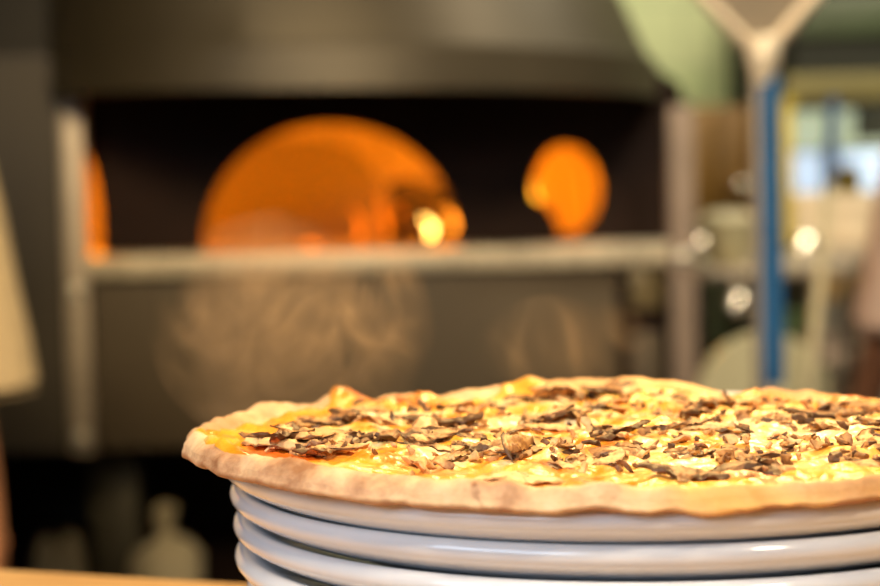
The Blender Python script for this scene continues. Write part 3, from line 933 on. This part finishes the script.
# bowls and pots nearer, on the counter right of the oven
CB = at(720, 268, 3.6).z
cb2 = empty('side_bench', (.60, 3.72, 0), 'low steel bench standing against the right side of the oven', 'bench')
obj('benchtop', box(-.12, .17, -.12, .45, CB - .02, CB, bev=.003), M_steel_rough, cb2)
obj('undershelf', box(-.12, .17, -.06, .42, .82, .84, bev=.003), M_darkmetal, cb2)
for sx in (-.11, .16):
    for sy in (-.10, .40): obj('leg', tube(bmesh.new(), (sx, sy, 0), (sx, sy, CB - .02), .011), M_darkmetal, cb2)
def bowl(name, px, pyb, D, r, h, m, label, zb, tilt=0):
    p = at(px, pyb, D)
    o = empty(name, (p.x, D, zb), label, 'bowl')
    obj('body', lathe([(0, 0), (r * .45, 0), (r * .8, h * .35), (r, h * .95), (r * 1.04, h), (r * .97, h), (r * .75, h * .4), (r * .4, .006), (0, .006)], 40), m, o)
    return o
ST = CB
for k in range(1):
    bowl('mixing_bowl', 727, 240, 3.68, .062, .085, M_enamel, 'upper pale mixing bowl heaped on the bench by the cupboard', ST)
o = obj('dough_mound', lathe([(.058, .082), (.050, .092), (.030, .102), (0, .105)], 32), plain('pale dough', (.30, .27, .18), .7), None)
for v in o.data.vertices: v.co += Vector((0, 0, .006 * fbm(v.co, 30)))
o.location = (at(727, 240, 3.68).x, 3.68, ST); tag(o, 'mound of pale dough rising out of the mixing bowl', 'dough')

def knob_bm(p, r, depth):
    bm = lathe([(r * math.sin(PI * i / 16), -r * math.cos(PI * i / 16)) for i in range(17)], 28, M=Matrix.Translation(p))
    return tube(bm, Vector(p), Vector(p) + Vector((0, depth, 0)), r * .35, n=12)
p = at(700, 244, 3.44); p.x = min(p.x, .478)
opart('glint_knob', knob_bm(at(700, 244, 3.44), .015, .02), M_glaze_chrome)  # invented polished ball, added to make a bright glint beside the post
opart('glint_knob_bracket', box(.452, at(700, 244, 3.44).x + .008, 3.46, 3.475, at(700, 244, 3.44).z - .01, at(700, 244, 3.44).z + .01), M_steel_rough)  # invented bracket that holds the added glint ball
cup = bpy.data.objects['cupboard']
p = at(741, 187, 4.50) - cup.location
obj('door_glint_knob', knob_bm(p, .019, .03), M_glaze_chrome, cup)  # knob made up to give a highlight in front of the cupboard
p = at(803, 240, 4.215)
o = empty('glint_bowl', (p.x, 4.215, TT), 'small polished steel bowl added for a glint in front of the beige carton', 'bowl')  # bowl invented only to catch a highlight above the tabletop
obj('body', lathe([(.040, 0), (.040, .003), (.036, .018), (.026, .031), (.012, .036), (0, .037)], 32), M_glaze_chrome, o)
obj('foot_ring', lathe([(.010, .034), (.013, .034), (.013, .042), (.010, .042)], 24, closed=True), M_glaze_chrome, o)
p = at(737, 305, 3.56)
o = empty('ladle', p, 'shiny steel ladle hanging from the front edge of the side bench', 'ladle')
obj('bowl', lathe([(.022 * math.sin(PI * i / 16), -.024 * math.cos(PI * i / 16)) for i in range(17)], 28), M_glaze_chrome, o)
obj('handle', tube(bmesh.new(), (0, 0, .02), (0, .02, CB - p.z - .002), .0035), M_steel, o)
obj('hook', box(-.004, .004, .016, .055, CB - p.z, CB - p.z + .004), M_steel, o)

# clutter under the work table and on the trolley
US = TT - .315
def boxlid(o, w, h, dp): obj('rim', box(-w/2 - .004, w/2 + .004, -.004, dp + .004, h - .012, h, bev=.002), o.children[0].data.materials[0], o)
cz = at(816, 336, 4.18).z
on_table('storage_crate', 772, 336, 860, 4.18, .25, M_pinkbrown, 'wide pinkish brown crate on the lower shelf of the work table', 'crate', z=US, parts=boxlid)
on_table('plastic_tub', 776, 310, 806, 4.19, .2, M_greenpale, 'pale green plastic tub on top of the pinkish brown crate', 'tub', z=cz + .0, parts=boxlid)
on_table('metal_case', 810, 301, 860, 4.20, .2, plain('grey case', (.16, .14, .11), .5), 'dark grey metal case beside the pale green tub', 'case', z=cz + .0, parts=boxlid)
mz = at(835, 301, 4.20).z
on_table('wooden_tray', 808, 275, 862, 4.20, .2, M_tan, 'tan wooden tray lying on the dark grey case under the work table', 'tray', z=mz, parts=boxlid)

# ================================================================== PEOPLE
def skin_mesh(name, verts, edges, radii, m, parent=None, sub=2, root=0):
    me = bpy.data.meshes.new(name)
    me.from_pydata([tuple(v) for v in verts], edges, [])
    o = bpy.data.objects.new(name, me); C.objects.link(o)
    md = o.modifiers.new('Skin', 'SKIN'); md.use_smooth_shade = True
    sv = me.skin_vertices[0].data if me.skin_vertices else None
    if sv is None:
        bm = bmesh.new(); bm.from_mesh(me); bm.verts.layers.skin.verify(); bm.to_mesh(me); bm.free(); sv = me.skin_vertices[0].data
    for i, r in enumerate(radii):
        r = r if isinstance(r, tuple) else (r, r)
        sv[i].radius = r; sv[i].use_root = (i == root)
    s = o.modifiers.new('Sub', 'SUBSURF'); s.levels = sub; s.render_levels = sub
    me.materials.append(m)
    if parent: o.parent = parent
    return o

def person(loc, rz, label, sleeve, shirt, trousers, arm_fwd=0.0, arm_out=0.0, sc=1.0, skin=None):
    skin = skin or M_skin
    """standing cook; x to his right hand, y forward"""
    o = empty('person', loc, label, 'person', rz=rz)
    o.scale = (sc, sc, sc)
    V = []; E = []; R = []
    def add(p, r, parent=None):
        V.append(Vector(p)); R.append(r)
        if parent is not None: E.append((parent, len(V) - 1))
        return len(V) - 1
    pel = add((0, 0, .95), (.15, .11)); wa = add((0, 0, 1.10), (.135, .10), pel); ch = add((0, .0, 1.28), (.15, .105), wa); ub = add((0, -.01, 1.41), (.12, .085), ch)
    nk = add((0, 0, 1.50), .052, ub); hd0 = add((0, .012, 1.585), (.068, .075), nk); hd1 = add((0, .014, 1.66), (.076, .090), hd0); hd2 = add((0, .005, 1.72), (.055, .065), hd1)
    arms = []
    for s in (1, -1):
        sh = add((s * .175, -.01, 1.405), .052, ub)
        el = add((s * (.220 + arm_out * .45), -.02 + arm_fwd * .1, 1.12), .040, sh)
        wr = add((s * (.232 + arm_out), .06 + arm_fwd, .89), .026, el)
        pm = add((s * (.238 + arm_out), .075 + arm_fwd, .84), (.018, .036), wr)
        for f in range(4):
            yy = .075 + arm_fwd + (f - 1.5) * .019
            L = (.062, .075, .070, .055)[f]
            k1 = add((s * (.240 + arm_out), yy, .80), .0085, pm); k2 = add((s * (.236 + arm_out), yy + .003, .80 - L * .5), .008, k1); add((s * (.228 + arm_out), yy + .003, .80 - L), .007, k2)
        t1 = add((s * (.226 + arm_out), .105 + arm_fwd, .835), .0095, pm); add((s * (.219 + arm_out), .122 + arm_fwd, .795), .008, t1)
    for s in (1, -1):
        hp_ = add((s * .09, 0, .90), .088, pel); kn = add((s * .10, .01, .50), .056, hp_); an = add((s * .10, -.01, .10), .038, kn)
        add((s * .10, .12, .045), (.040, .03), an)
    body = skin_mesh('body', V, E, R, skin, o)
    # face: nose, ears, eyes, mouth
    bm = bmesh.new()
    tube(bm, (0, .095, 1.655), (0, .122, 1.618), .008, .013, 12)
    obj('nose', bm, skin, o)
    for s in (1, -1):
        obj('ear', lathe([(0, .006), (.012, .005), (.017, 0), (.012, -.005), (0, -.006)], 16, M=Matrix.Translation((s * .080, .0, 1.63)) @ Matrix.Rotation(PI/2, 4, 'Y') @ Matrix.Scale(1.6, 4, (1, 0, 0))), skin, o)
        obj('eye', lathe([(.010 * math.sin(PI*i/8), -.010 * math.cos(PI*i/8)) for i in range(9)], 12, M=Matrix.Translation((s * .028, .088, 1.655))), M_hair, o)
    obj('mouth', box(-.022, .022, .090, .102, 1.580, 1.587, bev=.002), plain('lip', (.45, .12, .08), .5), o)
    bm = lathe([(.0, .098), (.045, .088), (.078, .055), (.092, .01), (.090, -.045), (.078, -.085)], 32)
    for v in bm.verts: v.co = Vector((v.co.x, v.co.y - .012 if v.co.y < 0 else v.co.y * .8 - .012, v.co.z + 1.66))
    obj('hair', bm, M_hair, o)
    # shirt with loose sleeves
    V2 = []; E2 = []; R2 = []
    def a2(p, r, parent=None):
        V2.append(Vector(p)); R2.append(r)
        if parent is not None: E2.append((parent, len(V2) - 1))
        return len(V2) - 1
    h00 = a2((0, 0, .80), (.178, .140)); h0 = a2((0, 0, .93), (.180, .138), h00); w_ = a2((0, 0, 1.10), (.166, .128), h0); c2 = a2((0, 0, 1.28), (.168, .122), w_); u2 = a2((0, -.01, 1.405), (.125, .092), c2); a2((0, -.004, 1.462), .066, u2)
    for s in (1, -1):
        s1 = a2((s * .185, -.01, 1.400), .070, u2); s2 = a2((s * .215, -.015, 1.27), .070, s1)
    jk = skin_mesh('jacket', V2, E2, R2, shirt, o)
    for s in (1, -1):
        zb = 1.42 - sleeve
        pts = [(s * .180, -.01, 1.40), (s * .200, -.012, 1.34), (s * .215, -.015, 1.25), (s * .228, -.018, 1.15), (s * .237, -.018, (1.15 + zb) / 2), (s * .242, -.018, zb + .004), (s * .242, -.018, zb)]
        obj('sleeve', polytube(bmesh.new(), pts, [.060, .070, .074, .078, .080, .082, .081], 28), shirt, jk)
    V3 = [Vector((0, 0, .93)), Vector((0, 0, 1.06))]; E3 = [(0, 1)]; R3 = [(.160, .122), (.145, .110)]
    for s in (1, -1):
        i = len(V3); V3 += [Vector((s * .095, 0, .84)), Vector((s * .102, .01, .50)), Vector((s * .102, -.005, .10))]; R3 += [.102, .078, .066]
        E3 += [(0, i), (i, i + 1), (i + 1, i + 2)]
    skin_mesh('trousers', V3, E3, R3, trousers, o)
    for s in (1, -1):
        obj('shoe', box(s * .10 - .048, s * .10 + .048, -.07, .20, 0, .085, bev=.022), M_rubber, o)
    return o
# cook at the left edge: only the right sleeve and a strip of forearm are in view
e = at(38, 330, 2.35)
person((e.x - .311, 2.35, 0), 0, 'person in a loose beige jacket standing at the left edge, seen by one sleeve', .385, M_cloth_beige, M_trouser, sc=.96)
e = at(856, 260, 3.0)
person((e.x + .288, 3.0, 0), 0, 'person in a pale pink top and dark brown trousers at the right edge', .35, M_cloth_pink, M_trouser, arm_out=.07, sc=.92, skin=plain('brown skin', (.20, .085, .045), .5, 0, .08, 20))

# ================================================================== STEAM
def steam_mat(name, dens, seed, sx=1.0):
    m = bpy.data.materials.new(name); m.use_nodes = True; nt = m.node_tree
    for n_ in list(nt.nodes): nt.nodes.remove(n_)
    out = N(nt, 'ShaderNodeOutputMaterial'); pv = N(nt, 'ShaderNodeVolumePrincipled')
    pv.inputs['Color'].default_value = (1.0, .70, .44, 1); pv.inputs['Anisotropy'].default_value = .25
    tc = N(nt, 'ShaderNodeTexCoord'); mp = N(nt, 'ShaderNodeMapping'); mp.inputs['Scale'].default_value = (27, 20, 20); mp.inputs['Rotation'].default_value = (0, .5, 0); mp.inputs['Location'].default_value = (seed, seed * .7, 0)
    nt.links.new(tc.outputs['Object'], mp.inputs[0])
    nz = N(nt, 'ShaderNodeTexNoise'); nz.inputs['Scale'].default_value = 1.0; nz.inputs['Detail'].default_value = 4; nz.inputs['Distortion'].default_value = 2.6
    nt.links.new(mp.outputs[0], nz.inputs['Vector'])
    r = ramp(nt, nz.outputs['Fac'], [(.38, (.06, .06, .06)), (.54, (.35, .35, .35)), (.70, (1, 1, 1))])
    # fade to the edge of the domain
    g = N(nt, 'ShaderNodeTexGradient', gradient_type='SPHERICAL')
    mp2 = N(nt, 'ShaderNodeMapping'); mp2.inputs['Location'].default_value = (-1, -1, -1); mp2.inputs['Scale'].default_value = (2, 2, 2)
    nd = N(nt, 'ShaderNodeTexNoise'); nd.inputs['Scale'].default_value = 11; nd.inputs['Detail'].default_value = 2
    nt.links.new(tc.outputs['Object'], nd.inputs['Vector'])
    vm = N(nt, 'ShaderNodeVectorMath', operation='MULTIPLY_ADD'); vm.inputs[1].default_value = (.75, .75, .75)
    vs_ = N(nt, 'ShaderNodeVectorMath', operation='SUBTRACT'); vs_.inputs[1].default_value = (.375, .375, .375)
    nt.links.new(nd.outputs['Color'], vm.inputs[0]); nt.links.new(tc.outputs['Generated'], vm.inputs[2]); nt.links.new(vm.outputs[0], vs_.inputs[0])
    nt.links.new(vs_.outputs[0], mp2.inputs[0]); nt.links.new(mp2.outputs[0], g.inputs[0])
    r2 = ramp(nt, g.outputs['Fac'], [(0, (0, 0, 0)), (.75, (1, 1, 1))])
    mu = N(nt, 'ShaderNodeMath', operation='MULTIPLY'); nt.links.new(r.outputs[0], mu.inputs[0]); nt.links.new(r2.outputs[0], mu.inputs[1])
    m2 = N(nt, 'ShaderNodeMath', operation='MULTIPLY'); m2.inputs[1].default_value = dens; nt.links.new(mu.outputs[0], m2.inputs[0])
    nt.links.new(m2.outputs[0], pv.inputs['Density']); nt.links.new(pv.outputs[0], out.inputs['Volume'])
    return m
def steam(px0, py0, px1, py1, D, dep, dens, seed, label):
    a = at(px0, py1, D); b_ = at(px1, py0, D); c_ = (a + b_) / 2; hx = (b_.x - a.x) / 2; hz = (b_.z - a.z) / 2
    bm = bmesh.new(); bmesh.ops.create_uvsphere(bm, u_segments=24, v_segments=16, radius=1)
    for v in bm.verts: v.co = Vector((v.co.x * hx, v.co.y * dep, v.co.z * hz))
    o = obj('steam', bm, steam_mat('steam vapour', dens, seed)); o.location = c_
    return tag(o, label, 'steam', kind='stuff')
steam(150, 200, 435, 455, .80, .05, 30.0, 3.3, 'brown-lit steam rising from the left half of the pizza')
steam(470, 290, 660, 400, .84, .04, 12.0, 8.1, 'faint wisp of steam above the back crust of the pizza')

# ================================================================== LIGHTS
def area(name, loc, target, size, power, col, sy=None, spread=None):
    l = bpy.data.lights.new(name, 'AREA'); l.energy = power; l.color = col
    l.shape = 'RECTANGLE' if sy else 'SQUARE'; l.size = size
    if sy: l.size_y = sy
    if spread: l.spread = spread
    o = bpy.data.objects.new(name, l); C.objects.link(o); o.location = loc
    o.rotation_euler = (Vector(target) - Vector(loc)).to_track_quat('-Z', 'Y').to_euler()
    return o
def point(name, loc, power, col, r=.05):
    l = bpy.data.lights.new(name, 'POINT'); l.energy = power; l.color = col; l.shadow_soft_size = r
    o = bpy.data.objects.new(name, l); C.objects.link(o); o.location = loc; return o
area('heat_lamp', (.20, 1.15, 1.80), (.06, .74, 1.15), .14, 12.5, (1.0, .64, .24))
area('pass_lamp', (-.35, .15, 2.0), (.05, .66, 1.15), .16, 9.5, (1.0, .82, .60))
area('pass_lamp', (.55, -.05, 1.95), (.07, .60, 1.13), .12, 7.5, (1.0, .84, .64))
area('daylight', (-1.1, -.6, 2.0), (.05, .70, 1.10), 1.3, 24, (.68, .82, 1.0), .8)
area('kitchen_light', (-.6, .7, 2.3), (-.2, 3.5, 1.1), .6, 13, (1.0, .74, .40), .4, 1.3)  # unseen fill, added to brighten the oven front; narrow spread spares the pizza
area('kitchen_light', (1.1, 2.4, 2.8), (.8, 4.2, 1.1), .6, 45, (1.0, .84, .60), .4)
area('kitchen_light', (1.3, 3.6, 2.8), (1.0, 4.5, 1.0), .6, 45, (1.0, .88, .62), .4)
area('wall_lamp', (.7, 4.6, 2.7), (.6, 5.3, 1.5), .5, 9.5, (.95, 1.0, .74), .2)
point('fire_light', (.12, 3.90, 1.28), 11, (1.0, .36, .010), .06)
point('fire_light', (-.80, 3.95, 1.25), 9, (1.0, .36, .010), .06)

w = bpy.data.worlds.new('World'); S.world = w; w.use_nodes = True
w.node_tree.nodes['Background'].inputs[0].default_value = (.5, .42, .3, 1); w.node_tree.nodes['Background'].inputs[1].default_value = .1

# ================================================================== CAMERA
cam = bpy.data.cameras.new('camera'); co = bpy.data.objects.new('camera', cam); C.objects.link(co)
cam.sensor_width = 36; cam.lens = FPX * 36 / 880
cam.clip_start = .02; cam.clip_end = 50
co.matrix_world = Matrix.Translation((0, 0, CZ)) @ Matrix.Rotation(PI / 2 - PITCH, 4, 'X') @ Matrix.Rotation(-ROLL, 4, 'Z')
cam.dof.use_dof = True; cam.dof.focus_distance = .645; cam.dof.aperture_fstop = 8.0
S.camera = co
S.cycles.use_denoising = True
S.cycles.volume_step_rate = 1.0; S.cycles.volume_bounces = 0
S.view_settings.view_transform = 'Standard'; S.view_settings.look = 'None'; S.view_settings.gamma = 1
S.view_settings.use_curve_mapping = False
S.view_settings.exposure = 0.0
